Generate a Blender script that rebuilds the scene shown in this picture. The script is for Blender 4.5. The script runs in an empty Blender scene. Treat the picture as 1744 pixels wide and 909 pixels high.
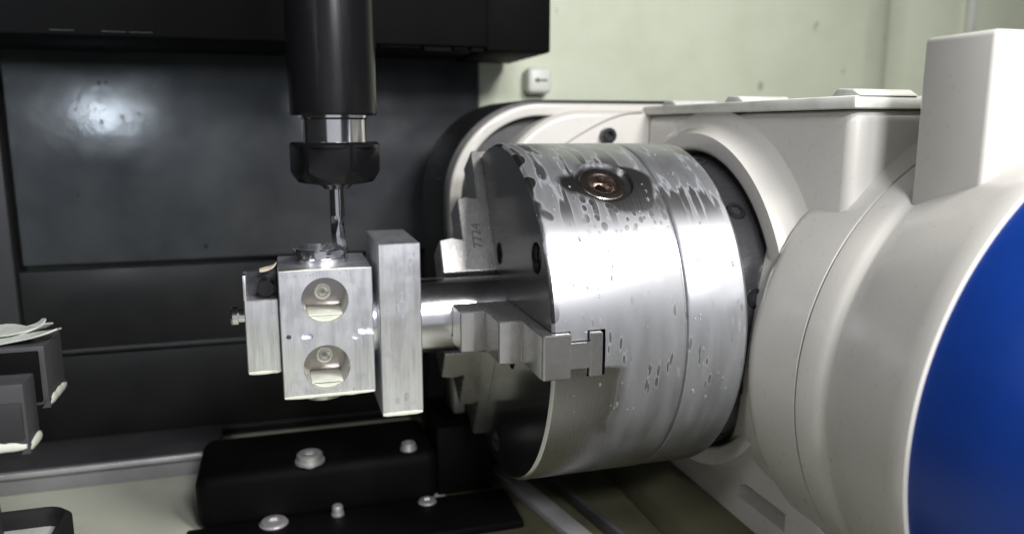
import bpy, bmesh, math, random
from math import sin, cos, pi, radians, sqrt, atan2
from mathutils import Vector, Matrix
random.seed(7)
S = 0.001                                   # all lengths below are millimetres
scene = bpy.context.scene
COL = scene.collection

# ------------------------------------------------------------------ camera
cam_d = bpy.data.cameras.new('camera')
cam_d.sensor_width = 36.0
cam_d.lens = 1327.0 / 1744.0 * 36.0
cam_d.clip_start = 0.01
cam_d.clip_end = 20
cam_d.dof.use_dof = True
cam_d.dof.focus_distance = 0.39
cam_d.dof.aperture_fstop = 6.0
cam = bpy.data.objects.new('camera', cam_d)
COL.objects.link(cam)
cam.location = Vector((-122.7, -444.3, 109.9)) * S
cam.rotation_euler = (radians(90 - 10.2), 0, radians(-16.5))
scene.camera = cam

# ------------------------------------------------------------------ world (dim even light inside the machine cabinet)
world = bpy.data.worlds.new('World')
scene.world = world
world.use_nodes = True
bg = world.node_tree.nodes['Background']
bg.inputs['Color'].default_value = (0.93, 0.96, 1.0, 1)
bg.inputs['Strength'].default_value = 0.02

# ------------------------------------------------------------------ lamps: the cabinet's work lamps and an added front fill
def lamp(name, loc, aim, sx, sy, power, color, spread=180):
    d = bpy.data.lights.new(name, 'AREA')
    d.shape = 'RECTANGLE'; d.size = sx * S; d.size_y = sy * S
    d.energy = power; d.color = color; d.spread = radians(spread)
    o = bpy.data.objects.new(name, d)
    COL.objects.link(o)
    o.location = Vector(loc) * S
    o.rotation_euler = (Vector(aim) - Vector(loc)).to_track_quat('-Z', 'Y').to_euler()
    return o
lamp('work_lamp_key', (215, -500, 455), (70, 60, 60), 150, 100, 2.7, (1.0, 0.985, 0.96), 150)
lamp('work_lamp_front', (22, -700, 380), (90, 0, 40), 140, 90, 1.5, (0.97, 0.98, 1.0), 120)
lamp('work_lamp_side', (-625, -600, 250), (-300, 252, 145), 80, 80, 0.19, (0.84, 0.92, 1.0), 40)
lamp('work_lamp_left', (-520, -400, 430), (0, 0, -150), 180, 110, 0.32, (0.98, 0.99, 1.0), 100)
lamp('front_fill_lamp', (-160, -980, 60), (-60, 0, 0), 900, 620, 0.8, (0.90, 0.91, 1.0))  # added soft fill behind the camera, brightens metal facing the front

vs = scene.view_settings
vs.view_transform = 'Standard'; vs.look = 'None'; vs.exposure = 0.1; vs.gamma = 1.0
scene.render.engine = 'CYCLES'
scene.cycles.max_bounces = 8

# ================================================================== material helpers
class NT:
    def __init__(s, name):
        s.m = bpy.data.materials.new(name); s.m.use_nodes = True
        s.t = s.m.node_tree; s.n = s.t.nodes; s.l = s.t.links
        s.b = s.n['Principled BSDF']; s.out = s.n['Material Output']
    def put(s, sock, v):
        if v is None: return
        if hasattr(v, 'is_output') or isinstance(v, bpy.types.NodeSocket): s.l.new(v, sock)
        else: sock.default_value = v
    def math(s, op, a, b=None, c=None, clamp=False):
        n = s.n.new('ShaderNodeMath'); n.operation = op; n.use_clamp = clamp
        s.put(n.inputs[0], a); s.put(n.inputs[1], b); s.put(n.inputs[2], c)
        return n.outputs[0]
    def sstep(s, v, a, b, lo=0.0, hi=1.0):
        n = s.n.new('ShaderNodeMapRange'); n.interpolation_type = 'SMOOTHSTEP'
        s.put(n.inputs['Value'], v); n.inputs['From Min'].default_value = a; n.inputs['From Max'].default_value = b
        n.inputs['To Min'].default_value = lo; n.inputs['To Max'].default_value = hi
        return n.outputs[0]
    def obj(s, scale=(1000, 1000, 1000)):
        tc = s.n.new('ShaderNodeTexCoord'); mp = s.n.new('ShaderNodeMapping')
        s.l.new(tc.outputs['Object'], mp.inputs['Vector']); mp.inputs['Scale'].default_value = scale
        return mp.outputs[0]
    def scale(s, vec, sc):
        mp = s.n.new('ShaderNodeMapping'); s.l.new(vec, mp.inputs['Vector']); mp.inputs['Scale'].default_value = sc
        return mp.outputs[0]
    def noise(s, vec, sc=1.0, detail=3, rough=0.5, dist=0.0):
        n = s.n.new('ShaderNodeTexNoise'); s.l.new(vec, n.inputs['Vector'])
        n.inputs['Scale'].default_value = sc; n.inputs['Detail'].default_value = detail
        n.inputs['Roughness'].default_value = rough; n.inputs['Distortion'].default_value = dist
        return n.outputs[0]
    def voro(s, vec, sc=1.0, feature='F1', rnd=1.0):
        n = s.n.new('ShaderNodeTexVoronoi'); n.feature = feature; s.l.new(vec, n.inputs['Vector'])
        n.inputs['Scale'].default_value = sc; n.inputs['Randomness'].default_value = rnd
        return n.outputs['Distance']
    def mixc(s, f, a, b):
        n = s.n.new('ShaderNodeMix'); n.data_type = 'RGBA'
        s.put(n.inputs[0], f); s.put(n.inputs[6], a); s.put(n.inputs[7], b)
        return n.outputs[2]
    def mixf(s, f, a, b):
        n = s.n.new('ShaderNodeMix'); n.data_type = 'FLOAT'
        s.put(n.inputs[0], f); s.put(n.inputs[2], a); s.put(n.inputs[3], b)
        return n.outputs[0]
    def bump(s, h, strength=0.2, dist=0.0003):
        n = s.n.new('ShaderNodeBump'); n.inputs['Strength'].default_value = strength
        n.inputs['Distance'].default_value = dist; s.l.new(h, n.inputs['Height'])
        s.l.new(n.outputs[0], s.b.inputs['Normal']); return n.outputs[0]
    def set(s, **k):
        for a, v in k.items(): s.put(s.b.inputs[a.replace('_', ' ')], v)
        return s
def c4(r, g=None, b=None):
    if g is None: g = b = r
    return (r, g, b, 1)
M = {}

def paint(name, col, rough=0.3, dirt=0.12, dirtcol=None, coat=0.0, dsc=0.02, spec=0.5):
    t = NT(name); v = t.obj()
    n = t.noise(v, dsc, 5, 0.6); n2 = t.noise(v, dsc * 9, 3, 0.6)
    f = t.math('MULTIPLY', t.sstep(n, 0.42, 0.75), dirt)
    t.set(Base_Color=t.mixc(f, c4(*col), c4(*(dirtcol or tuple(x * 0.55 for x in col)))),
          Roughness=t.math('ADD', t.math('MULTIPLY', n2, 0.18), rough - 0.09))
    t.b.inputs['Coat Weight'].default_value = coat
    t.b.inputs['Coat Roughness'].default_value = 0.12
    t.bump(t.noise(v, 0.25, 2), 0.08, 0.0002)
    t.b.inputs['Specular IOR Level'].default_value = spec
    M[name] = t.m; return t
paint('white_paint', (0.60, 0.58, 0.545), 0.30, 0.22, (0.46, 0.44, 0.39), 0.25)
paint('lid_paint', (0.72, 0.73, 0.68), 0.4, 0.5, (0.40, 0.41, 0.33), 0.0, 0.06)  # paler than white_paint: light on the top cover is put into the colour
paint('blue_paint', (0.005, 0.034, 0.22), 0.34, 0.35, (0.004, 0.018, 0.11), 0.0, spec=0.3)
paint('black_rubber', (0.012, 0.012, 0.013), 0.5, 0.4, (0.03, 0.03, 0.028))
paint('matt_black', (0.002, 0.0019, 0.002), 0.62, 0.3, (0.006, 0.006, 0.006), spec=0.08)
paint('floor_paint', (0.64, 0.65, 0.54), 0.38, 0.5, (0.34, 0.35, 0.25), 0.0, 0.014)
paint('oily_shaded_floor', (0.095, 0.09, 0.055), 0.45, 0.7, (0.05, 0.05, 0.028), 0.0, 0.02)  # oil-stained olive, with the shade under the chuck put into its dark colour
paint('grey_paint', (0.060, 0.060, 0.064), 0.4, 0.4, (0.12, 0.12, 0.12), 0.0, 0.03)
paint('strip_grey', (0.27, 0.265, 0.27), 0.4, 0.4, (0.16, 0.16, 0.15), 0.0, 0.04)
paint('dark_grey', (0.032, 0.032, 0.036), 0.42, 0.5, (0.02, 0.02, 0.02), 0.0, 0.03)
paint('chip_white', (0.62, 0.64, 0.60), 0.45, 0.5, (0.40, 0.44, 0.34), 0.0, 0.12)
paint('chip_beige', (0.62, 0.55, 0.42), 0.45, 0.5, (0.45, 0.38, 0.26), 0.0, 0.3)
paint('label_white', (0.74, 0.76, 0.70), 0.4, 0.2)
paint('ink', (0.03, 0.03, 0.03), 0.6, 0.1)
paint('recess_black', (0.004, 0.004, 0.004), 0.6, 0.2, spec=0.1)

def wall_paint():
    t = NT('green_wall'); v = t.obj()
    n = t.noise(v, 0.012, 5, 0.6)
    sp = t.voro(t.scale(v, (0.030, 0.030, 0.018)), 1.0)
    nn = t.noise(v, 0.11, 4, 0.7)
    spot = t.math('MULTIPLY', t.math('SUBTRACT', 1.0, t.sstep(sp, 0.05, 0.14)), t.sstep(nn, 0.45, 0.6))
    col = t.mixc(t.sstep(n, 0.35, 0.75), c4(0.66, 0.70, 0.56), c4(0.58, 0.62, 0.48))
    col = t.mixc(t.math('MULTIPLY', spot, 0.75), col, c4(0.17, 0.19, 0.12))
    t.set(Base_Color=col, Roughness=0.42)
    t.bump(t.noise(v, 0.05, 3), 0.15, 0.001)
    M['green_wall'] = t.m
wall_paint()

def panel_dark():
    t = NT('panel_dark'); v = t.obj()
    n = t.noise(v, 0.02, 5, 0.6); sp = t.voro(t.scale(v, (0.075, 0.075, 0.055)), 1.0)
    nn = t.noise(v, 0.05, 3, 0.6)
    spot = t.math('MULTIPLY', t.math('SUBTRACT', 1.0, t.sstep(sp, 0.05, 0.16)), t.sstep(nn, 0.52, 0.60))
    sx = t.n.new('ShaderNodeSeparateXYZ'); t.l.new(v, sx.inputs[0])
    ddx = t.math('ADD', sx.outputs[0], 118.0); ddz = t.math('SUBTRACT', sx.outputs[2], 142.0)
    near = t.sstep(t.math('SQRT', t.math('ADD', t.math('MULTIPLY', ddx, ddx), t.math('MULTIPLY', ddz, ddz))), 48, 20)
    sp2 = t.voro(t.scale(v, (0.16, 0.16, 0.12)), 1.0); n5 = t.noise(v, 0.22, 3, 0.7)
    spl = t.math('MULTIPLY', t.math('MULTIPLY', t.sstep(sp2, 0.30, 0.18), t.sstep(n5, 0.46, 0.56)), near)
    spot = t.math('MAXIMUM', spot, spl)
    col = t.mixc(t.sstep(n, 0.3, 0.7), c4(0.050, 0.054, 0.060), c4(0.072, 0.076, 0.080))
    t.set(Base_Color=t.mixc(spot, col, c4(0.012, 0.012, 0.012)), Metallic=0.2,
          Roughness=t.math('ADD', t.math('MULTIPLY', spot, 0.4), t.sstep(n, 0.2, 0.8, 0.17, 0.27)))
    t.b.inputs['Specular IOR Level'].default_value = 0.18
    t.bump(t.noise(v, 0.03, 4, 0.6), 0.25, 0.002)
    M['panel_dark'] = t.m
    t = NT('way_cover'); v = t.obj(); n = t.noise(v, 0.03, 4, 0.6)
    t.set(Base_Color=t.mixc(n, c4(0.010, 0.010, 0.010), c4(0.020, 0.020, 0.019)), Metallic=0.0,
          Roughness=t.sstep(n, 0.2, 0.8, 0.34, 0.5))
    t.b.inputs['Specular IOR Level'].default_value = 0.22
    M['way_cover'] = t.m
panel_dark()

def metal(name, col, rough, grain=(0.02, 1.5, 1.5), amount=0.12, metallic=1.0, bump=0.05, spots=0.0):
    t = NT(name); v = t.obj()
    g = t.noise(t.scale(v, grain), 1.0, 4, 0.65)
    d = t.noise(v, 0.05, 4, 0.6)
    col2 = tuple(x * 0.72 for x in col)
    t.set(Base_Color=t.mixc(t.math('MULTIPLY', t.sstep(d, 0.4, 0.75), 0.6), c4(*col), c4(*col2)), Metallic=metallic,
          Roughness=t.math('ADD', t.math('MULTIPLY', g, amount * 2), rough - amount))
    if bump: t.bump(g, bump, 0.0002)
    M[name] = t.m; return t
def milled():
    t = NT('aluminium'); v = t.obj()
    g = t.noise(t.scale(v, (1.3, 1.3, 0.03)), 1.0, 4, 0.7)
    w = t.noise(t.scale(v, (0.22, 0.22, 0.03)), 1.0, 3, 0.6)
    d = t.noise(v, 0.07, 4, 0.6)
    f = t.math('ADD', t.math('MULTIPLY', t.sstep(g, 0.42, 0.66), 0.35), t.math('MULTIPLY', t.sstep(w, 0.45, 0.62), 0.45), clamp=True)
    col = t.mixc(f, c4(0.90, 0.905, 0.95), c4(0.60, 0.605, 0.66))
    col = t.mixc(t.sstep(d, 0.55, 0.72, 0, 0.5), col, c4(0.55, 0.56, 0.60))
    t.set(Base_Color=col, Metallic=1.0, Roughness=t.math('ADD', t.math('MULTIPLY', g, 0.22), t.sstep(d, 0.3, 0.7, 0.24, 0.36)))
    t.bump(g, 0.14, 0.0002); M['aluminium'] = t.m
milled()
metal('aluminium_bore', (0.40, 0.37, 0.35), 0.14, (0.4, 0.4, 0.4), 0.05, 1.0, 0.03)
metal('bore_satin', (0.86, 0.85, 0.80), 0.24, (0.4, 0.4, 0.4), 0.05, 0.6, 0.03)
metal('shaft_steel', (0.78, 0.78, 0.80), 0.20, (0.3, 1.2, 1.2), 0.06, 1.0, 0.04)
metal('jaw_steel', (0.56, 0.55, 0.545), 0.25, (0.8, 0.3, 0.3), 0.08, 0.9, 0.05)
metal('black_oxide', (0.016, 0.016, 0.018), 0.24, (1.2, 1.2, 0.04), 0.06, 0.55, 0.03)
metal('chrome', (0.80, 0.80, 0.80), 0.14, (1.0, 1.0, 0.1), 0.04, 1.0, 0.02)
metal('carbide', (0.62, 0.62, 0.63), 0.16, (1.0, 1.0, 0.2), 0.04, 1.0, 0.02)
metal('flange_steel', (0.10, 0.10, 0.11), 0.26, (0.1, 1.0, 1.0), 0.06, 0.8, 0.03)
metal('ground_face', (0.36, 0.36, 0.36), 0.22, (0.5, 0.5, 0.5), 0.04, 1.0, 0.03)
metal('copper_steel', (0.46, 0.385, 0.345), 0.26, (0.5, 0.5, 0.5), 0.06, 1.0, 0.03)
metal('screw_black', (0.03, 0.03, 0.033), 0.26, (0.5, 0.5, 0.5), 0.05, 0.6, 0.0)
metal('bolt_zinc', (0.70, 0.68, 0.68), 0.42, (0.5, 0.5, 0.5), 0.06, 0.7, 0.0)

def chuck_metal():
    """turned grey steel under a dried milky coolant film with drips and burst bubbles"""
    t = NT('chuck_steel'); v = t.obj()
    sep = t.n.new('ShaderNodeSeparateXYZ'); t.l.new(v, sep.inputs[0])
    x, y, z = sep.outputs
    ang = t.math('ARCTAN2', z, t.math('MULTIPLY', y, -1.0))
    s = t.math('MULTIPLY', ang, 100.0)
    cb = t.n.new('ShaderNodeCombineXYZ'); t.l.new(x, cb.inputs[0]); t.l.new(s, cb.inputs[1]); uv = cb.outputs[0]
    n1 = t.noise(uv, 0.040, 1.6, 0.45)
    n2 = t.noise(t.scale(uv, (0.13, 0.022, 1)), 1.0, 2.5, 0.5)
    n3 = t.noise(t.scale(uv, (0.05, 0.035, 1)), 1.0, 2, 0.5)
    n4 = t.noise(uv, 0.35, 3, 0.6)
    n1c = t.math('SUBTRACT', n1, 0.5)
    # left limit of the film: close to the rim above the jaw, well back below it
    e = t.math('ADD', t.sstep(s, -10, -3, 33, 1), t.math('MULTIPLY', n1c, t.sstep(s, -12, 10, 14, 48)))
    u = t.math('SUBTRACT', x, e)
    base = t.mixf(t.sstep(s, -6, 6), t.sstep(u, -3.0, 9.0), t.sstep(u, 0.0, 1.8))
    low = t.sstep(t.math('ADD', s, t.math('MULTIPLY', n1c, 50)), -100, -30)
    # clean metal round the key socket
    dx = t.math('SUBTRACT', x, 44.0); ds = t.math('SUBTRACT', s, 92.0)
    dk = t.math('ADD', t.math('SQRT', t.math('ADD', t.math('MULTIPLY', dx, dx), t.math('MULTIPLY', ds, ds))), t.math('MULTIPLY', n1c, 40))
    clean = t.sstep(dk, 25, 19)
    # burst bubbles
    cb2 = t.n.new('ShaderNodeCombineXYZ')
    t.l.new(t.math('ADD', x, t.math('MULTIPLY', n3, 6)), cb2.inputs[0])
    t.l.new(t.math('ADD', s, t.math('MULTIPLY', n1, 8)), cb2.inputs[1])
    d1 = t.voro(t.scale(cb2.outputs[0], (0.25, 0.155, 1)), 1.0, 'F1', 0.85)
    cell = t.math('SUBTRACT', t.math('ADD', 0.52, t.math('MULTIPLY', t.math('SUBTRACT', n3, 0.5), 0.9)), d1)
    reg = t.math('MULTIPLY', t.sstep(s, 32, 44), t.math('MULTIPLY', t.sstep(t.math('ADD', x, t.math('MULTIPLY', n1c, 40)), 18, 30), t.sstep(x, 76, 70, 0.0, 1.0)))
    reg = t.math('MULTIPLY', reg, t.sstep(s, 92, 80))
    sp1 = t.math('MULTIPLY', t.sstep(cell, 0.08, 0.17, 0.0, 0.9), reg)
    # long drips below the highlight
    d2 = t.voro(t.scale(cb2.outputs[0], (0.34, 0.085, 1)), 1.0)
    drip = t.math('MULTIPLY', t.sstep(n3, 0.47, 0.55, 0.0, 0.75), t.math('MULTIPLY', t.sstep(s, 34, 18), t.sstep(s, -32, -16)))
    sp2 = t.math('MULTIPLY', t.sstep(d2, 0.30, 0.22), drip)
    # bare runs near the top
    top = t.math('MULTIPLY', t.sstep(n2, 0.53, 0.58, 0.0, 0.8), t.sstep(s, 60, 76))
    hole = t.math('MAXIMUM', t.math('MAXIMUM', sp1, sp2), t.math('MAXIMUM', clean, top))
    film = t.math('MULTIPLY', t.math('MULTIPLY', base, low), t.math('SUBTRACT', 1.0, hole))
    # dried rims along the film's borders
    rim1 = t.math('MULTIPLY', t.math('MULTIPLY', t.sstep(cell, 0.13, 0.09), t.sstep(cell, -0.02, 0.05)), reg)
    rime = t.math('MULTIPLY', t.sstep(u, 0.0, 0.7), t.sstep(u, 2.2, 1.1))
    rimt = t.math('MULTIPLY', t.math('MULTIPLY', t.sstep(n2, 0.50, 0.525), t.sstep(n2, 0.55, 0.535)), t.sstep(s, 60, 72))
    rimd = t.math('MULTIPLY', t.math('MULTIPLY', t.sstep(d2, 0.24, 0.29), t.sstep(d2, 0.38, 0.31)), drip)
    thick = t.math('MAXIMUM', t.math('MAXIMUM', rim1, rime), t.math('MAXIMUM', rimt, rimd))
    amount = t.math('MULTIPLY', film, t.math('ADD', t.math('ADD', t.math('MULTIPLY', n2, 0.46), t.math('MULTIPLY', n4, 0.12)), t.math('MULTIPLY', thick, 0.30)), clamp=True)
    turn = t.noise(t.scale(uv, (2.2, 0.02, 1)), 1.0, 3, 0.6)
    t.set(Base_Color=t.mixc(amount, c4(0.42, 0.42, 0.43), c4(0.33, 0.345, 0.385)),
          Metallic=t.mixf(amount, 1.0, 0.0),
          Roughness=t.mixf(film, t.math('ADD', t.math('MULTIPLY', turn, 0.12), 0.22), 0.36))
    t.b.inputs['Anisotropic'].default_value = 0.3
    hh = t.math('ADD', t.math('MULTIPLY', turn, 0.15), t.math('MULTIPLY', amount, 0.8))
    t.bump(hh, 0.12, 0.0002)
    M['chuck_steel'] = t.m
chuck_metal()

# ================================================================== mesh helpers (millimetres, world axes)
def finish(name, bm, mat, parent=None, loc=None, angle=32):
    """bm is in absolute millimetres; parts share their thing's frame"""
    bmesh.ops.recalc_face_normals(bm, faces=bm.faces)
    me = bpy.data.meshes.new(name)
    base = Vector((0, 0, 0))
    if parent is not None:
        p = parent
        while p.parent: p = p.parent
        base = Vector(p['_base'])
    elif loc is not None: base = Vector(loc)
    for v in bm.verts: v.co = (v.co - base) * S
    bm.to_mesh(me); bm.free()
    me.polygons.foreach_set('use_smooth', [True] * len(me.polygons))
    me.set_sharp_from_angle(angle=radians(angle))
    me.materials.append(M[mat])
    o = bpy.data.objects.new(name, me); COL.objects.link(o)
    if parent is not None: o.parent = parent
    elif loc is not None: o.location = base * S
    return o
ROOTS = []
def thing(name, loc, label, cat, group=None):
    o = bpy.data.objects.new(name, None); COL.objects.link(o)
    o.empty_display_size = 0.02
    o.location = Vector(loc) * S; o['_base'] = tuple(loc)
    o['label'] = label; o['category'] = cat
    if group: o['group'] = group
    ROOTS.append(o); return o
def tag(o, label, cat, group=None):
    o['label'] = label; o['category'] = cat
    if group: o['group'] = group
    return o
def structure(o): o['kind'] = 'structure'; return o

def box(bm, x0, x1, y0, y1, z0, z1, bev=0.0, seg=2):
    vs_ = [bm.verts.new((x, y, z)) for x in (x0, x1) for y in (y0, y1) for z in (z0, z1)]
    f = [(0, 1, 3, 2), (4, 6, 7, 5), (0, 4, 5, 1), (2, 3, 7, 6), (0, 2, 6, 4), (1, 5, 7, 3)]
    fs = [bm.faces.new([vs_[i] for i in q]) for q in f]
    if bev:
        es = list({e for q in fs for e in q.edges})
        bmesh.ops.bevel(bm, geom=es, offset=bev, segments=seg, affect='EDGES', profile=0.5)
    return bm
def nbox(*a, **k): return box(bmesh.new(), *a, **k)

AX = {'X': lambda a, r, t: (a, -r * cos(t), r * sin(t)),
      'Y': lambda a, r, t: (-r * cos(t), a, r * sin(t)),
      'Z': lambda a, r, t: (r * cos(t), r * sin(t), a)}
def lathe(bm, prof, axis='X', c=(0, 0, 0), seg=96, t0=0.0, t1=2 * pi):
    """prof: (axial, radius) points; radius 0 closes the end"""
    full = abs(t1 - t0 - 2 * pi) < 1e-6
    n = seg if full else seg + 1
    rings = []
    for a, r in prof:
        if r <= 1e-6: 
            p = AX[axis](a, 0, 0); rings.append([bm.verts.new((p[0] + c[0], p[1] + c[1], p[2] + c[2]))]); continue
        ring = []
        for i in range(n):
            p = AX[axis](a, r, t0 + (t1 - t0) * i / seg)
            ring.append(bm.verts.new((p[0] + c[0], p[1] + c[1], p[2] + c[2])))
        rings.append(ring)
    for A, B in zip(rings, rings[1:]):
        m = n if full else n - 1
        for i in range(m):
            j = (i + 1) % n
            if len(A) == 1 and len(B) == 1: continue
            if len(A) == 1: bm.faces.new((A[0], B[j], B[i]))
            elif len(B) == 1: bm.faces.new((A[i], A[j], B[0]))
            else: bm.faces.new((A[i], A[j], B[j], B[i]))
    return bm
def nlathe(prof, *a, **k): return lathe(bmesh.new(), prof, *a, **k)

def prism(bm, pts, fn, a0, a1):
    """pts 2D outline; fn(u, v, a) -> xyz"""
    A = [bm.verts.new(fn(u, v, a0)) for u, v in pts]; B = [bm.verts.new(fn(u, v, a1)) for u, v in pts]
    n = len(pts)
    fs = [bm.faces.new(A), bm.faces.new(B[::-1])]
    for i in range(n): fs.append(bm.faces.new((A[i], B[i], B[(i + 1) % n], A[(i + 1) % n])))
    return fs
def bevel_all(bm, off, seg=2, ang=25):
    bm.normal_update()
    bmesh.ops.recalc_face_normals(bm, faces=bm.faces)
    es = [e for e in bm.edges if len(e.link_faces) == 2 and e.calc_face_angle(0) > radians(ang)]
    bmesh.ops.bevel(bm, geom=es, offset=off, segments=seg, affect='EDGES', profile=0.5)
    return bm
def boolean(bm, cutters, op='DIFFERENCE'):
    """bm minus each cutter bmesh (all in mm), returns a new bmesh"""
    def tmp(b):
        bmesh.ops.recalc_face_normals(b, faces=b.faces)
        me = bpy.data.meshes.new('tmp'); b.to_mesh(me); b.free()
        o = bpy.data.objects.new('tmp', me); COL.objects.link(o); return o
    o = tmp(bm); cs = [tmp(c) for c in cutters]
    for c in cs:
        md = o.modifiers.new('b', 'BOOLEAN'); md.operation = op; md.object = c; md.solver = 'EXACT'
    dg = bpy.context.evaluated_depsgraph_get()
    ev = o.evaluated_get(dg); me = bpy.data.meshes.new_from_object(ev)
    r = bmesh.new(); r.from_mesh(me)
    for q in [o] + cs:
        m_ = q.data; bpy.data.objects.remove(q); bpy.data.meshes.remove(m_)
    bpy.data.meshes.remove(me)
    return r
def cyl(axis, a0, a1, r, c, seg=48): return nlathe([(a0, 0), (a0, r), (a1, r), (a1, 0)], axis, c, seg)
def xform(bm, mat): bmesh.ops.transform(bm, matrix=mat, verts=bm.verts); return bm

# ================================================================== setting: cabinet walls and floor
# upper dark sheet panel, cabinet back wall
wall = structure(finish('cabinet_back_wall', nbox(-700, 60, 262, 266, -320, 420), 'way_cover', loc=(-300, 264, -320)))
wall_r = structure(finish('cabinet_wall', nbox(54, 470, 258, 270, -320, 420), 'green_wall', loc=(260, 264, -320)))
bm = bmesh.new()                                # rounded fold and the next wall sheet
pts = [(470, 258), (490, 261), (508, 270), (518, 284), (530, 290), (548, 286), (566, 276), (600, 268), (660, 264), (2000, 262)]
pts2 = pts + [(x, y + 8) for x, y in pts[::-1]]
prism(bm, pts2, lambda u, v, a: (u, v, a), -320, 420)
structure(finish('folded_wall', bm, 'green_wall', loc=(600, 262, -320), angle=60))
o = tag(finish('wall_seam_strip', nbox(606, 614, 259.5, 266.5, -320, 420, bev=1), 'lid_paint', loc=(610, 263, -320)),
        'narrow vertical seam strip on the pale green wall near the raised box', 'seam strip')

bm = nbox(-323, 52, 252, 257, 0, 176, bev=2)
o = tag(finish('wall_panel', bm, 'panel_dark', loc=(-135, 255, 0)),
        'large dark glossy sheet panel behind the spindle with a bluish lamp reflection', 'panel')
o = tag(finish('corner_post', nbox(-420, -327, 246, 262, -320, 420, bev=3), 'dark_grey', loc=(-370, 254, -320)),
        'dark vertical corner post at the left end of the big panel', 'post')
# telescopic way cover: stepped plates
wc = thing('way_cover', (-100, 255, -200), 'black telescopic way cover of stepped plates below the dark panel', 'way cover')
for z0, z1, yf in ((-72, -4, 250), (-148, -74, 243), (-205, -150, 234)):
    finish('cover_plate', nbox(-326, 170, yf, yf + 8, z0, z1, bev=1.2), 'way_cover', wc)
    finish('wiper_lip', nbox(-326, 170, yf - 2.5, yf + 3, z0 - 1, z0 + 2.5, bev=0.8), 'dark_grey', wc)
# floor of the cabinet
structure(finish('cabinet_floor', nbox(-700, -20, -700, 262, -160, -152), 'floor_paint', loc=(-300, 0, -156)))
structure(finish('oily_shaded_floor', nbox(-20, 2000, -700, 262, -160, -152), 'oily_shaded_floor', loc=(500, 0, -156)))
ledge = thing('floor_ledge', (-260, 185, -150), 'long grey sheet ledge with a bright edge along the pale floor', 'ledge')
finish('ledge_plate', nbox(-420, -180, 166, 232, -152, -140, bev=1.5), 'grey_paint', ledge)
finish('ledge_front', nbox(-420, -180, 161, 165.8, -152, -142, bev=0.8), 'strip_grey', ledge)
finish('ledge_edge', nbox(-420, -180, 163.5, 169, -141.5, -136.5, bev=1.5), 'bolt_zinc', ledge)

# ================================================================== spindle head, tool holder, end mill
hd = thing('spindle_head', (-120, 200, 166), 'black spindle head housing along the top edge above the panel', 'spindle head')
finish('housing', nbox(-420, 29, 130, 245, 167, 360, bev=2), 'matt_black', hd)
finish('side_cover', nbox(29.5, 80, 136, 245, 165, 360, bev=2), 'matt_black', hd)
random.seed(3)
for x0, x1, dz in ((-70, -52, 2.0), (-50, -20, 1.2), (-18, 2, 3.2), (4, 15, 1.6), (17, 27, 2.4)):
    finish('sealing_lip', nbox(x0, x1, 133, 142, 166.9 - dz, 170, bev=0.5), 'matt_black', hd)
for xx in (-258, -228, -212):
    finish('chip_smear', nbox(xx, xx + 14, 128.5, 130.5, 169.5, 170.6, bev=0.3), 'way_cover', hd)
hx, hy = -93.0, 0.0
th = thing('tool_holder', (hx, hy, 77), 'black cylindrical collet tool holder pointing down above the aluminium block', 'tool holder')
finish('holder_body', nlathe([(118.2, 0), (118.2, 21), (116, 22.3), (116, 22.8), (117, 23.6), (250, 23.6), (250, 0)], 'Z', (hx, hy, 0), 96), 'black_oxide', th)
finish('neck', nlathe([(100, 0), (100, 17.3), (113.6, 17.3), (114.6, 18.2), (119, 18.2), (119, 0)], 'Z', (hx, hy, 0), 72), 'chrome', th)
# clamping nut with wrench flats
NR = 24.3
def nut_bm():
    b = nlathe([(79, 0), (79, 16), (80, 20.5), (84, 23.2), (86, NR), (100.4, NR), (101.6, NR - 1.2), (101.6, 0)], 'Z', (hx, hy, 0), 96)
    cut = []
    for k in range(6):
        a = radians(k * 60 + 18)
        c = nbox(21.9, 40, -20, 20, 70, 99)
        xform(c, Matrix.Translation((hx, hy, 0)) @ Matrix.Rotation(a, 4, 'Z')); cut.append(c)
    return boolean(b, cut)
nut = finish('collet_nut', nut_bm(), 'black_oxide', th)
finish('collet', nlathe([(76, 0), (76, 6.5), (77, 7.6), (79.6, 11), (79.6, 0)], 'Z', (hx, hy, 0), 48), 'carbide', nut)
em = thing('end_mill', (hx, hy, 41), 'bright thin end mill held in the collet, touching the round boss', 'end mill')
finish('shank', nlathe([(61, 0), (61, 4.0), (84, 4.0), (84, 0)], 'Z', (hx, hy, 0), 48), 'carbide', em)
def flutes():
    b = bmesh.new(); rings = []
    N = 36; z0, z1 = 39.5, 61.0; K = 24
    for k in range(K + 1):
        z = z0 + (z1 - z0) * k / K; tw = radians(75) * k / K; ring = []
        run = min(1.0, (z1 - z) / 4.0)
        for i in range(N):
            t = 2 * pi * i / N; p = (t * 3 / (2 * pi)) % 1.0
            g = 1.1 * max(0.0, sin(pi * min(1, p / 0.75))) ** 0.8 * run if p < 0.75 else 0
            r = 4.0 - g; ring.append(b.verts.new((hx + r * cos(t + tw), hy + r * sin(t + tw), z)))
        rings.append(ring)
    for A, B in zip(rings, rings[1:]):
        for i in range(N): b.faces.new((A[i], A[(i + 1) % N], B[(i + 1) % N], B[i]))
    b.faces.new(rings[0][::-1]); b.faces.new(rings[-1]); return b
finish('flute', flutes(), 'carbide', em, angle=40)

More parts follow.
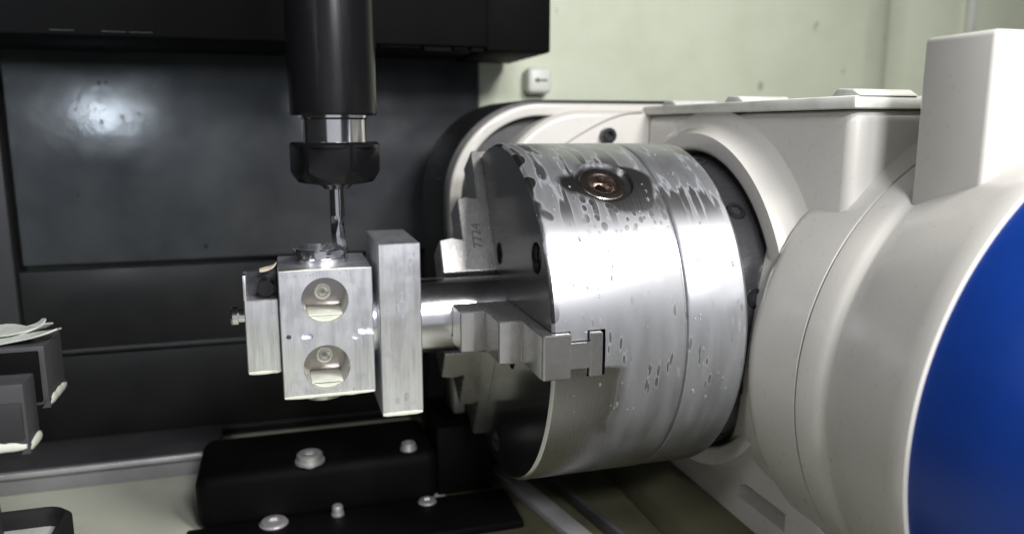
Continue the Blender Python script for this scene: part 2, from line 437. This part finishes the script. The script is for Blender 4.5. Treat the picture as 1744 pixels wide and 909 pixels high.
# ================================================================== workpiece
wp = thing('aluminium_workpiece', (-90, 0, -48), 'machined aluminium workpiece with two round bores, clamped in the chuck', 'workpiece')
def ycyl(y0, y1, r, x, z, seg=48): return cyl('Y', y0, y1, r, (x, 0, z), seg)
def slot(x, z, L, r, y0, y1):
    b = bmesh.new(); pts = []
    for i in range(9): t = -pi / 2 + pi * i / 8; pts.append((x + L / 2 + r * cos(t), z + r * sin(t)))
    for i in range(9): t = pi / 2 + pi * i / 8; pts.append((x - L / 2 + r * cos(t), z + r * sin(t)))
    prism(b, pts, lambda u, v, a: (u, a, v), y0, y1); return b
blk = nbox(-126.6, -77.6, -26, 26, -35.3, 35.3)
def low_chamfer(b, yf, zb, off):
    """wide chamfer on the lower front edge, small ones elsewhere"""
    es = [e for e in b.edges if all(abs(v.co.y - yf) < 0.01 and abs(v.co.z - zb) < 0.01 for v in e.verts)]
    bmesh.ops.bevel(b, geom=es, offset=off, segments=1, affect='EDGES', profile=0.5)
    return bevel_all(b, 0.5, 1, 40)
low_chamfer(blk, -26, -35.3, 2.4)
cuts = [ycyl(-30, -2, 12.4, -103, 18.6), ycyl(-30, -2, 12.4, -103.4, -18.4),
        ycyl(-3, 6, 3.2, -103, 18.6, 32), ycyl(-3, 6, 3.2, -103.4, -18.4, 32),
        ycyl(-30, -16, 1.3, -122.6, -0.2, 24), slot(-113.2, -0.6, 3.4, 1.6, -30, -22.5),
        ycyl(-30, -24.8, 2.4, -87.6, -1.4, 32), slot(-80, 0.2, 9, 2.0, -30, -21)]
blk = boolean(blk, cuts)
bo = finish('bored_block', blk, 'aluminium', wp, angle=25)
for cz, cx in ((18.6, -103), (-18.4, -103.4)):
    finish('bore_floor', nlathe([(-2.1, 4.4), (-2.25, 4.6), (-2.3, 12.3)], 'Y', (cx, 0, cz), 48), 'aluminium_bore', bo)
    finish('bore_seat', nlathe([(4.5, 0), (4.5, 1.3), (0.2, 1.3), (-1.2, 2.9), (-2.2, 3.2), (-2.6, 3.5), (-2.6, 4.3), (-2.3, 4.7)], 'Y', (cx, 0, cz), 40), 'bore_satin', bo)
    finish('bore_wall', nlathe([(-25.7, 12.36), (-2.2, 12.30)], 'Y', (cx, 0, cz), 64), 'bore_satin', bo)
def boss():
    b = nlathe([(35.2, 0), (35.2, 14.6), (36.6, 14.6), (36.8, 15.2), (38.4, 15.2), (38.7, 13.8), (40.4, 13.8), (40.7, 15.0), (43.2, 15.0), (43.7, 14.5), (43.7, 12.2), (37, 11.8), (37, 0)], 'Z', (-103, 0, 0), 80)
    cut = []
    for k in range(6):
        c = nbox(11, 17, -1.1, 1.1, 42.6, 46)
        xform(c, Matrix.Translation((-103, 0, 0)) @ Matrix.Rotation(radians(k * 60 + 20), 4, 'Z')); cut.append(c)
    return boolean(b, cut)
finish('round_boss', boss(), 'shaft_steel', bo)
finish('lower_boss', nlathe([(-40.6, 0), (-40.6, 10), (-40, 11), (-35.1, 11), (-35.1, 0)], 'Z', (-105, -6, 0), 64), 'bore_satin', bo)
pl = nbox(-74.6, -51.6, -29, 30, -49, 48)
low_chamfer(pl, -29, -49, 2.2)
finish('flange_plate', pl, 'aluminium', wp, angle=25)
finish('collar', nlathe([(-78, 0), (-78, 20), (-74, 20), (-74, 0)], 'X', (0, 0, 0), 64), 'shaft_steel', wp)
finish('shaft', nlathe([(-52, 0), (-52, 22.4), (6, 22.4), (6, 0)], 'X', (0, 0, 0), 96), 'shaft_steel', wp)
eb = nbox(-144.5, -127.2, -18, 18, -22, 19.2)
low_chamfer(eb, -18, -22, 2.2)
e_ = finish('end_block', eb, 'aluminium', wp, angle=25)
eu = nbox(-144.3, -127.2, -4, 18, 19, 32.5); bevel_all(eu, 0.5, 1)
finish('end_block_step', eu, 'dark_grey', e_, angle=25)
finish('thin_rib', nbox(-144.6, -142.9, -17.6, -3.8, 19.1, 32.6, bev=0.3), 'aluminium', e_)
finish('cross_pin', nlathe([(-17, 0), (-17, 4.2), (-3, 4.2), (-3, 0)], 'Y', (-133, 0, 25), 32), 'screw_black', e_)
finish('end_stub', nlathe([(-152.5, 0), (-152.5, 4.6), (-151.5, 5.6), (-148.6, 5.6), (-148.4, 4.2), (-144, 4.2), (-144, 0)], 'X', (0, 0, 7), 48), 'chrome', wp)
# milky coolant hanging along lower edges and lying in the bores
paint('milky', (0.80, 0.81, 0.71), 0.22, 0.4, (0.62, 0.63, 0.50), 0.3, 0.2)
def bead_line(p0, p1, out, h, par, seed, name='coolant_line'):
    rnd = random.Random(seed); b = bmesh.new(); p0 = Vector(p0); p1 = Vector(p1); out = Vector(out).normalized()
    L = (p1 - p0).length; n = max(6, int(L / 2.0)); rows = []; hh = h
    for i in range(n + 1):
        t_ = i / n; hh = 0.6 * hh + 0.4 * h * rnd.uniform(0.55, 1.3); e_ = min(1, 6 * t_, 6 * (1 - t_)) * 0.6 + 0.4
        c = p0.lerp(p1, t_); a_ = hh * e_; row = []
        for k in range(7):
            q = pi * k / 6; row.append(b.verts.new(c + out * (0.30 * a_ * sin(q) - 0.12) + Vector((0, 0, a_ * (0.62 * cos(q) + 0.28)))))
        rows.append(row)
    for A, B in zip(rows, rows[1:]):
        for k in range(6): b.faces.new((A[k], A[k + 1], B[k + 1], B[k]))
        b.faces.new((A[6], A[0], B[0], B[6]))
    b.faces.new(rows[0]); b.faces.new(rows[-1][::-1])
    return finish(name, b, 'milky', par, angle=60)
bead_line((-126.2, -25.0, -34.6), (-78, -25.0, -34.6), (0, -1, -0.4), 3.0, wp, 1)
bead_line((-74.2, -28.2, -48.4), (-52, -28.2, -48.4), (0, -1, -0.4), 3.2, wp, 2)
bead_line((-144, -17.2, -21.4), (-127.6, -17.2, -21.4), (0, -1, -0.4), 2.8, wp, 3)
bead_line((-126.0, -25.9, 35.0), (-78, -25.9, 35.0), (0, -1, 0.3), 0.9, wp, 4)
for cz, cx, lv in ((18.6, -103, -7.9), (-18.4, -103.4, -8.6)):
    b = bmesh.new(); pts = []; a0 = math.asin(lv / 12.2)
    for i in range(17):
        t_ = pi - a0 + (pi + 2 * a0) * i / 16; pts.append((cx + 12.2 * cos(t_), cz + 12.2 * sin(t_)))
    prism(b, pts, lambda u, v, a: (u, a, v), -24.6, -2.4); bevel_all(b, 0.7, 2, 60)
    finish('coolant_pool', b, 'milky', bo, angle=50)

# curled chip on the end block
def curl(cx, cy, cz, L, w, th_, bend, yaw, tilt, n=10):
    b = bmesh.new(); rows = []
    for i in range(n + 1):
        t = i / n; a = bend * t
        x = (L / max(bend, 1e-3)) * sin(a); z = (L / max(bend, 1e-3)) * (1 - cos(a))
        ww = w * (0.6 + 0.4 * sin(pi * t)) + 0.25 * w * sin(7 * t + cx)
        rows.append([(x, -ww / 2, z), (x, ww / 2, z + 0.15 * w * sin(5 * t)), (x, ww / 2, z + th_ + 0.15 * w * sin(5 * t)), (x, -ww / 2, z + th_)])
    R = [[b.verts.new(p) for p in r] for r in rows]
    for A, B in zip(R, R[1:]):
        for i in range(4): b.faces.new((A[i], A[(i + 1) % 4], B[(i + 1) % 4], B[i]))
    b.faces.new(R[0][::-1]); b.faces.new(R[-1])
    xform(b, Matrix.Translation((cx, cy, cz)) @ Matrix.Rotation(yaw, 4, 'Z') @ Matrix.Rotation(tilt, 4, 'Y'))
    return b
tag(finish('metal_chip', curl(-136, -12, 33.6, 10, 5, 1.2, 1.1, 0.1, 0.15), 'chip_beige', loc=(-131, -12, 33.6)),
    'small beige curled chip lying on the end block beside the bored block', 'chip')

# ================================================================== three-jaw chuck
ck = thing('three_jaw_chuck', (0, 0, 0), 'grey steel three-jaw chuck streaked with dried milky coolant', 'chuck')
JA = [0.0, 120.0, -120.0]
def radial(angle, pts, w0, w1, b=None):
    """outline (X, r) extruded across the jaw's width, turned about the chuck axis"""
    b = b or bmesh.new(); a = radians(angle)
    er = (-cos(a), sin(a)); et = (-sin(a), -cos(a))
    prism(b, pts, lambda u, v, w: (u, er[0] * v + et[0] * w, er[1] * v + et[1] * w), w0, w1)
    return b
body = nlathe([(0, 0), (0, 98.4), (0.5, 99.1), (1.6, 99.9), (2.4, 100), (71.5, 100), (72.6, 98.6), (72.6, 0)], 'X', (0, 0, 0), 192)
cuts = []
for a in JA:
    cuts.append(radial(a, [(-2, 12), (9.2, 12), (9.2, 110), (-2, 110)], -11.7, 11.7))
    cuts.append(radial(a, [(9, 12), (18.2, 12), (18.2, 110), (9, 110)], -6.9, 6.9))
    cuts.append(radial(a, [(18, 12), (27.6, 12), (27.6, 110), (18, 110)], -11.7, 11.7))
cuts.append(cyl('X', -2, 40, 20.5, (0, 0, 0), 64))
HOLES = [(86, 31, 8.2), (86, 151, 8.2), (86, -94, 8.2), (36, 84, 6.6), (36, 204, 6.6), (36, -36, 6.6)]
def pol(r, a): a = radians(a); return (0, -r * cos(a), r * sin(a))
for r, a, R in HOLES: cuts.append(cyl('X', -2, 14, R, pol(r, a), 40))
KA = radians(55)
kdir = Vector((0, -cos(KA), sin(KA)))
kmat = Matrix.Translation((43, 0, 0)) @ Vector((0, 0, 1)).rotation_difference(kdir).to_matrix().to_4x4()
cuts.append(xform(cyl('Z', 97.2, 120, 16.5, (0, 0, 0), 64), kmat))
cuts.append(xform(cyl('Z', 70, 120, 9.6, (0, 0, 0), 48), kmat))
body = boolean(body, cuts)
cb_ = finish('chuck_body', body, 'chuck_steel', ck, angle=28)
cb_.data.materials.append(M['ground_face'])
for p_ in cb_.data.polygons:
    if abs(p_.normal.x) > 0.9 or (p_.center.yz if hasattr(p_.center, 'yz') else Vector(p_.center[1:])).length < 0.0955: p_.material_index = 1
finish('back_plate', nlathe([(72.0, 0), (72.0, 97.8), (73.6, 97.8), (74.2, 99.2), (75.2, 99.8), (107, 99.8), (109.5, 97.5), (109.5, 0)], 'X', (0, 0, 0), 192), 'chuck_steel', ck)
ks = finish('key_socket', xform(nlathe([(80, 0), (80, 7.0), (96.5, 7.0), (97.6, 7.6), (97.9, 8.2), (97.9, 10.5), (97.6, 12.5), (97.0, 13.2)], 'Z', (0, 0, 0), 56), kmat), 'copper_steel', ck)
b = bmesh.new()
for i in range(4):
    c = nbox(4.6, 7.6, -7, 7, 78, 92)
    xform(c, kmat @ Matrix.Rotation(radians(90 * i + 30), 4, 'Z'))
    me_ = bpy.data.meshes.new('t'); c.to_mesh(me_); c.free(); b.from_mesh(me_); bpy.data.meshes.remove(me_)
finish('square_drive', b, 'copper_steel', ks)
for r, a, R in HOLES:
    p = pol(r, a); R = R - 0.9
    h = boolean(nlathe([(3.5, 0), (3.5, R - 0.8), (4.3, R), (13.5, R), (13.5, 0)], 'X', p, 40), [cyl('X', 0, 9, R * 0.52, p, 6)])
    finish('socket_screw', h, 'screw_black', ck)
def jaw(a):
    b = bmesh.new()
    prof = [(-33, 22.6), (-33, 43), (-25.6, 44.6), (-19, 43), (-19, 70), (-12.8, 71.4), (-6.5, 70), (-6.5, 101.5), (-5.5, 103), (8.6, 103), (8.6, 22.6)]
    radial(a, prof, -11.3, 11.3, b)
    bevel_all(b, 0.6, 1)
    radial(a, [(8.3, 24), (18.9, 24), (18.9, 102.6), (8.3, 102.6)], -6.4, 6.4, b)
    c = radial(a, [(18.6, 24), (25, 24), (25, 102.8), (18.6, 102.8)], -11.2, 11.2)
    bevel_all(c, 0.5, 1)
    me_ = bpy.data.meshes.new('t'); c.to_mesh(me_); c.free(); b.from_mesh(me_); bpy.data.meshes.remove(me_)
    return b
jaws = [finish('jaw', jaw(a), 'jaw_steel', ck, angle=20) for a in JA]
# stamped number on the raised jaw's side
def text_mesh(body_, size):
    cu = bpy.data.curves.new('t', 'FONT'); cu.body = body_; cu.size = size; cu.align_x = 'CENTER'; cu.align_y = 'CENTER'
    cu.extrude = 0.05
    o = bpy.data.objects.new('t', cu); COL.objects.link(o)
    dg = bpy.context.evaluated_depsgraph_get()
    me = bpy.data.meshes.new_from_object(o.evaluated_get(dg))
    b = bmesh.new(); b.from_mesh(me)
    bpy.data.objects.remove(o); bpy.data.curves.remove(cu); bpy.data.meshes.remove(me); return b
a = radians(120); er = Vector((0, -cos(a), sin(a))); et = Vector((0, -sin(a), -cos(a)))
vis = et if et.y < 0 else -et
tx = text_mesh('7724', 8.2)
rot = Matrix((er, Vector((-1, 0, 0)), vis)).transposed().to_4x4()
if rot.determinant() < 0: print('mirror text')
xform(tx, Matrix.Translation(Vector((-9.5, 0, 0)) + er * 45 + vis * 11.33) @ rot)
finish('stamped_number', tx, 'ink', jaws[1])

# beads of coolant
t = NT('coolant'); t.set(Base_Color=c4(0.86, 0.88, 0.92), Roughness=0.08, IOR=1.34); t.b.inputs['Transmission Weight'].default_value = 0.85; M['coolant'] = t.m
def bead(b, c, n, up, rx, ry, h):
    n = n.normalized(); a1 = up - n * up.dot(n); a1.normalize(); a2 = n.cross(a1)
    rings = []; K = 8
    for r_, hh in ((1.0, -0.05), (0.86, 0.5), (0.5, 0.88)):
        rings.append([b.verts.new(c + a1 * (ry * r_ * sin(2 * pi * i / K) * (1.25 if sin(2 * pi * i / K) < 0 else 0.85)) + a2 * (rx * r_ * cos(2 * pi * i / K)) + n * (h * hh)) for i in range(K)])
    tip = b.verts.new(c + n * h)
    for A, B in zip(rings, rings[1:]):
        for i in range(K): b.faces.new((A[i], A[(i + 1) % K], B[(i + 1) % K], B[i]))
    for i in range(K): b.faces.new((rings[-1][i], rings[-1][(i + 1) % K], tip))
random.seed(11); b = bmesh.new()
for k in range(90):
    xx = random.uniform(6, 107); a = radians(random.choice((random.uniform(-22, 30), random.uniform(15, 62), random.uniform(30, 75))))
    if 70 < xx < 76 or (abs(a) < 0.14 and xx < 30) or ((xx - 43) ** 2 + ((a - KA) * 100) ** 2 < 330): continue
    n_ = Vector((0, -cos(a), sin(a))); r = random.choice((0.4, 0.5, 0.6, 0.7, 0.9))
    bead(b, Vector((xx, 0, 0)) + n_ * 99.8, n_, Vector((0, 0, 1)), r, r * random.uniform(1.0, 2.4), 0.35 * r + 0.25)
o = finish('coolant_beads', b, 'coolant', ck, angle=60); o['kind'] = 'stuff'
b = bmesh.new()
for x_, z_, r_ in ((-62.5, 19, 1.5), (-60.2, 13, 1.9), (-64.5, 12.5, 1.3), (-62.3, 7.5, 1.2), (-61, -38, 1.4), (-66, -40, 1.1), (-57, 38, 1.0), (-55.5, 42, 0.7)):
    bead(b, Vector((x_, -28.95, z_)), Vector((0, -1, 0)), Vector((0, 0, 1)), r_, r_ * 1.9, 0.6)
for k in range(26):
    r_ = random.uniform(0.3, 0.8); bead(b, Vector((random.uniform(-125, -79), -25.95, random.choice((random.uniform(-33, -30.5), random.uniform(-6, 5), random.uniform(31.5, 34))))), Vector((0, -1, 0)), Vector((0, 0, 1)), r_, r_ * 1.4, 0.35)
o = finish('coolant_beads', b, 'coolant', wp, angle=60); o['kind'] = 'stuff'

# ================================================================== rotary table
rt = thing('rotary_table', (200, 0, -150), 'white painted rotary table housing with blue motor cap behind the chuck', 'rotary table')
FL = finish('spindle_flange', nlathe([(109, 0), (109, 91), (110, 92), (136, 92), (136, 0)], 'X', (0, 0, 0), 160), 'flange_steel', rt)
for ang_ in (44, 12, -20, 76, -52):
    a = radians(ang_); q = Vector((0, -cos(a), sin(a)))
    mm = Matrix.Translation((119, 0, 0)) @ Vector((0, 0, 1)).rotation_difference(q).to_matrix().to_4x4()
    h = boolean(nlathe([(85, 0), (85, 5.6), (92.3, 5.6), (92.9, 5.0), (92.9, 0)], 'Z', (0, 0, 0), 32), [cyl('Z', 88.5, 99, 3.4, (0, 0, 0), 6)])
    finish('flange_screw', xform(h, mm), 'screw_black', FL)
BF = 141.0                                   # body face
bd = nbox(BF, 330, -128, 92, -150, 118)
bevel_all(bd, 6, 4)
bd = boolean(bd, [cyl('X', 100, 180, 95.5, (0, 0, 0), 128), nbox(130, 170, -97, -50, -116, -105)])
finish('housing', bd, 'white_paint', rt, angle=40)
# raised ring round the bore with a broad fillet
prof = [(150, 95.2), (128.5, 95.2), (127.2, 96.4), (127, 98), (127, 106)]
for i in range(9): t = i / 8 * pi / 2; prof.append((127 + 14 * (1 - cos(t)), 106 + 12 * sin(t)) if False else (127 + 14.2 * (i / 8) , 106 + 14 * (1 - sqrt(max(0, 1 - (i / 8) ** 2)))))
finish('bore_ring', nlathe(prof, 'X', (0, 0, 0), 160), 'white_paint', rt, angle=50)
# worm drive drum, axis towards the viewer
DC = (236, 0, -15); DR = 126
d1 = [(-60, 118), (-92, 122)]
for i in range(7): t = i / 6 * pi / 2; d1.append((-96 - 5 * (1 - cos(t)), 122 + 4 * sin(t)))
d1 = [(-40, 0), (-40, 119), (-94, 122), (-97, 124.4), (-101, 125.8), (-104, 126), (-138.6, 126.4), (-138.7, 122), (-139.9, 122), (-139.9, 0)]
dm = finish('worm_housing', nlathe(d1, 'Y', DC, 256), 'white_paint', rt, angle=35)
d2 = [(-139.6, 0), (-139.6, 121), (-140.1, 121), (-140.2, 126.4), (-152, 126.6), (-156, 125.6), (-158.5, 124.4), (-161, 124.6), (-170, 127.2), (-190, 132), (-210, 136.2), (-217, 137.6), (-220.5, 137.2), (-221, 135.8), (-221, 0)]
finish('motor_cover', nlathe(d2, 'Y', DC, 256), 'white_paint', dm, angle=35)
d3 = [(-220.6, 0), (-220.6, 135.6)] + [(-221 - 120 * sin(i / 14 * pi / 2), 135.6 * cos(i / 14 * pi / 2)) for i in range(14)] + [(-341, 0)]
finish('blue_cap', nlathe(d3, 'Y', DC, 256), 'blue_paint', dm, angle=40)
# flare between drum and body above
bm = bmesh.new(); rows = []
for k in range(13):
    th_ = radians(42 + 46 * k / 12); ext = 17 * min(1.0, k / 10.0)
    row = []; y0 = -137.0; y1 = -126.0
    for j in range(6):
        w = j / 5; r = 126.3 + ext * (1 - cos(w * pi / 2)); yy = y0 + (y1 - y0) * sin(w * pi / 2)
        row.append((r, yy))
    row += [(108, y1), (108, y0)]
    rows.append([bm.verts.new((DC[0] - r * cos(th_), yy, DC[2] + r * sin(th_))) for r, yy in row])
for A, B in zip(rows, rows[1:]):
    n = len(A)
    for j in range(n): bm.faces.new((A[j], B[j], B[(j + 1) % n], A[(j + 1) % n]))
bm.faces.new(rows[0]); bm.faces.new(rows[-1][::-1])
finish('casting_fillet', bm, 'white_paint', rt, angle=60)
# raised connector box on the drum
cbx = nbox(150, 330, -194.5, -157.5, 60, 148)
bevel_all(cbx, 2.5, 3)
finish('connector_box', cbx, 'white_paint', rt, angle=40)
# top cover
lid = nbox(138.5, 332, -131, 96, 118.3, 124.5); bevel_all(lid, 1.8, 2)
L_ = finish('top_cover', lid, 'lid_paint', rt, angle=40)
for yy in (62, -20, -118):
    b = bmesh.new()
    prism(b, [(yy - 14, 124.3), (yy - 8, 127.6), (yy + 3, 128.2), (yy + 8, 124.3)], lambda u, v, a: (a, u, v), 141, 175)
    bevel_all(b, 0.8, 2)
    finish('cover_lug', b, 'lid_paint', L_, angle=50)
# rear housing with rounded end behind the chuck
def stadium(R, cx, cz, xr, zb, n=28):
    pts = [(xr, zb), (cx - R * 0.98, zb)]
    for i in range(n + 1):
        t = pi - (pi / 2) * i / n; pts.append((cx + R * cos(t), cz + R * sin(t)))
    pts.append((xr, cz + R)); return pts
cx, cz = 60, 58
def rear(name, R, y0, y1, mat, bev, xr=175, par=None):
    b = bmesh.new(); prism(b, stadium(R, cx, cz, xr, -120), lambda u, v, a: (u, a, v), y0, y1)
    if bev: bevel_all(b, bev, 3)
    return finish(name, b, mat, par or rt, angle=40)
rear('rear_seal', 71.2, 108, 190, 'black_rubber', 1.5)
rear('rear_cover', 68, 122, 150, 'white_paint', 0)
b = bmesh.new()
po_ = stadium(68.4, cx, cz, 175, -120)[1:]; pi_ = stadium(59.5, cx, cz, 175, -120)[1:]
prism(b, po_ + pi_[::-1], lambda u, v, a: (u, a, v), 97, 122.5); bevel_all(b, 2.0, 3)
finish('rear_rim', b, 'white_paint', rt, angle=40)
b = bmesh.new(); prism(b, stadium(66, 90, 55.5, 175, -120), lambda u, v, a: (u, a, v), 90, 130); bevel_all(b, 5, 4)
finish('rear_face', b, 'white_paint', rt, angle=40)
sc_ = boolean(nlathe([(84, 0), (84, 5.6), (90.5, 5.6), (90.5, 0)], 'Y', (107.5, 0, 103.5), 40), [cyl('Y', 80, 88, 3.4, (107.5, 0, 103.5), 6)])
finish('cover_screw', sc_, 'screw_black', rt)
b = bmesh.new(); ring = []
for i in range(15):
    t = i / 14; p = Vector((74 + 62 * t, 89.7, 96 + 23.5 * sin(t * pi / 2))); ring.append(p)
for A, B in zip(ring, ring[1:]):
    q = [b.verts.new((v.x, v.y + dy, v.z + dz)) for v, dz, dy in ((A, 0, 0), (B, 0, 0), (B, 1.6, -1.4), (A, 1.6, -1.4))]
    b.faces.new(q)
bmesh.ops.remove_doubles(b, verts=b.verts[:], dist=0.05); bmesh.ops.solidify(b, geom=b.faces[:], thickness=0.8)
finish('casting_rib', b, 'white_paint', rt, angle=60)
# base foot
ft = bmesh.new()
prism(ft, [(104, -152), (112, -140), (150, -128), (332, -128), (332, -152)], lambda u, v, a: (u, a, v), -96, 96)
bevel_all(ft, 3, 2)
finish('base_foot', ft, 'oily_shaded_floor', rt, angle=40)

# wall button
wb = thing('wall_button', (107, 246, 139), 'small white rounded plate with an arrow mark beside the green wall', 'plate')
pb = nbox(95.5, 118, 240, 257.5, 139.5, 162.5); bevel_all(pb, 4, 3)
plate = finish('plate', pb, 'label_white', wb, angle=50)
b = bmesh.new()
prism(b, [(101, 151), (105, 153.4), (105, 151.7), (113.5, 151.7), (113.5, 150.3), (105, 150.3), (105, 148.6)], lambda u, v, a: (u, a, v), 239.4, 240.2)
finish('arrow_mark', b, 'ink', plate)

# ================================================================== lower table things
tr = thing('clamp_rail', (-105, 80, -152), 'long black clamping rail with pale bolts below the workpiece', 'rail')
rl = nbox(-186, -26, 62, 132, -152, -112); bevel_all(rl, 9, 4)
finish('rail_body', rl, 'recess_black', tr, angle=40)
rs = nbox(-192, 21, 12, 61.5, -152, -146); bevel_all(rs, 1.5, 2)
finish('rail_step', rs, 'recess_black', tr, angle=40)
rk = nbox(-25.5, 16, 72, 140, -152, -100); bevel_all(rk, 3, 2)
finish('rail_end', rk, 'recess_black', tr, angle=40)
for x, y, z, r, h in ((-113, 68, -112.2, 8.5, 6.5), (-46, 70, -112.2, 5, 5), (-97, 54, -146.2, 3.6, 7), (-36, 55, -146.2, 5.5, 2.2), (-138, 54, -146.2, 8, 2.6)):
    b = boolean(nlathe([(z - 3, 0), (z - 3, r * 0.55), (z, r * 0.55), (z, r * 1.15), (z + h * 0.25, r * 1.15), (z + h * 0.27, r), (z + h * 0.85, r), (z + h, r * 0.86), (z + h, 0)], 'Z', (x, y, 0), 28),
                [cyl('Z', z + h * 0.5, z + h + 2, r * 0.48, (x, y, 0), 6)])
    finish('bolt', b, 'bolt_zinc', tr)
# table strip to the right
def strip(name, p0, p1, w, z0, z1, mat, lab, cat):
    d = Vector((p1[0] - p0[0], p1[1] - p0[1])).normalized(); n = Vector((d.y, -d.x)) * -w
    b = bmesh.new(); pts = [p0, p1, (p1[0] + n.x, p1[1] + n.y), (p0[0] + n.x, p0[1] + n.y)]
    prism(b, pts, lambda u, v, a: (u, v, a), z0, z1); bevel_all(b, 0.8, 2)
    return tag(finish(name, b, mat, loc=((p0[0] + p1[0]) / 2, (p0[1] + p1[1]) / 2, z0)), lab, cat)
strip('table_edge_strip', (20, 100), (62, -110), 14, -152, -146, 'strip_grey', 'grey metal strip running forward on the floor under the chuck', 'strip')
strip('table_rib', (50, 100), (86, -110), 4, -152, -143, 'grey_paint', 'thin dark rib beside the grey strip under the chuck', 'rib')

# blocks on the left edge
def left_block(name, x0, x1, y0, y1, z0, z1, lab, front, recess):
    t = thing(name, ((x0 + x1) / 2, y0, z0), lab, 'clamp block')
    b = nbox(x0, x1, y0, y1, z0, z1); bevel_all(b, 0.8, 2)
    bl = finish('block_body', b, 'grey_paint', t, angle=40)
    if recess: finish('front_plate', nbox(x0 + 1, x1 - 2.5, y0 - 1.2, y0 + 1, z0 + 2, z1 - 2.2, bev=0.4), 'recess_black', t)
    else: finish('front_plate', nbox(x0 + 1, x1 - 1.2, y0 - 1.0, y0 + 1, z0 + 5, z1 - 8, bev=0.4), 'dark_grey', t)
    b = bmesh.new()
    prism(b, [(x1 - 3, z0 - 1.2), (x1 + 0.5, z0 - 1.2), (x1 + 0.6, z0 + 2.4), (x1 - 0.8, z0 + 2.4)], lambda u, v, a: (u, a, v), y0 - 1, y1 + 0.4)
    finish('bottom_edge', b, 'grey_paint', t)
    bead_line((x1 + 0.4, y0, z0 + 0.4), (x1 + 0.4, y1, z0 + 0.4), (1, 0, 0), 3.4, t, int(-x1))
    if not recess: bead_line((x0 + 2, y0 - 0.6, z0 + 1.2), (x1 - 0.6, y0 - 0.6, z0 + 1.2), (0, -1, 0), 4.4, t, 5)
    return t
left_block('clamp_block', -300, -234, -40, -10, -21, 8, 'larger grey clamp block with black front and white scraps on top', 1, True)
left_block('clamp_block', -300, -229.5, -90, -74, -24, 5, 'smaller grey clamp block at the left edge, nearest the camera', 0, False)
sp = [(-262, -34, 8.6, 34, 13, .9, .25, .05, -.05), (-258, -24, 9.0, 26, 12, .8, .4, -.2, -.1), (-266, -28, 12.2, 30, 14, .7, .2, .1, .02), (-250, -20, 8.8, 14, 9, 1.0, .8, .5, -.1)]
LB = ['lowest white scrap spilling over the front of the large clamp block', 'pale green scrap pointing right behind the other white scraps',
      'broad flat white scrap topmost on the large clamp block', 'small curled white scrap at the rear corner of the large clamp block']
for q, lab in zip(sp, LB):
    tag(finish('plastic_scrap', curl(*q), 'chip_white', loc=q[:3]), lab, 'scrap', 'white scraps on the clamp block')
po = thing('support_post', (-262, -70, -152), 'dark round post under the small clamp block at the left edge', 'post')
finish('post_body', nlathe([(-152, 0), (-152, 24), (-60, 24), (-25, 22), (-25, 0)], 'Z', (-272, -78, 0), 48), 'dark_grey', po)
ty = thing('black_tray', (-250, -70, -100), 'rounded black rubber rimmed tray with pale inside in the lower left corner', 'tray')
def rrect(x0, x1, y0, y1, r, n=8):
    pts = []
    for cx_, cy_, a0 in ((x1 - r, y1 - r, 0), (x0 + r, y1 - r, pi / 2), (x0 + r, y0 + r, pi), (x1 - r, y0 + r, 1.5 * pi)):
        for i in range(n + 1): t = a0 + pi / 2 * i / n; pts.append((cx_ + r * cos(t), cy_ + r * sin(t)))
    return pts
o_, i_ = rrect(-300, -222, -160, -58, 12), rrect(-296, -227, -156, -63, 8)
b = bmesh.new(); n = len(o_)
lev = [[b.verts.new((u, v, -100)) for u, v in o_], [b.verts.new((u, v, -66)) for u, v in o_],
       [b.verts.new((u * .5 + s_ * .5, v * .5 + t_ * .5, -63.5)) for (u, v), (s_, t_) in zip(o_, i_)],
       [b.verts.new((u, v, -66)) for u, v in i_], [b.verts.new((u, v, -76)) for u, v in i_]]
for A, B in zip(lev, lev[1:]):
    for i in range(n): b.faces.new((A[i], A[(i + 1) % n], B[(i + 1) % n], B[i]))
finish('rim', b, 'black_rubber', ty, angle=60)
b = bmesh.new(); prism(b, rrect(-297, -226, -157, -62, 8), lambda u, v, a: (u, v, a), -76, -72)
finish('tray_floor', b, 'chip_white', ty)

for o in ROOTS:
    if '_base' in o: del o['_base']
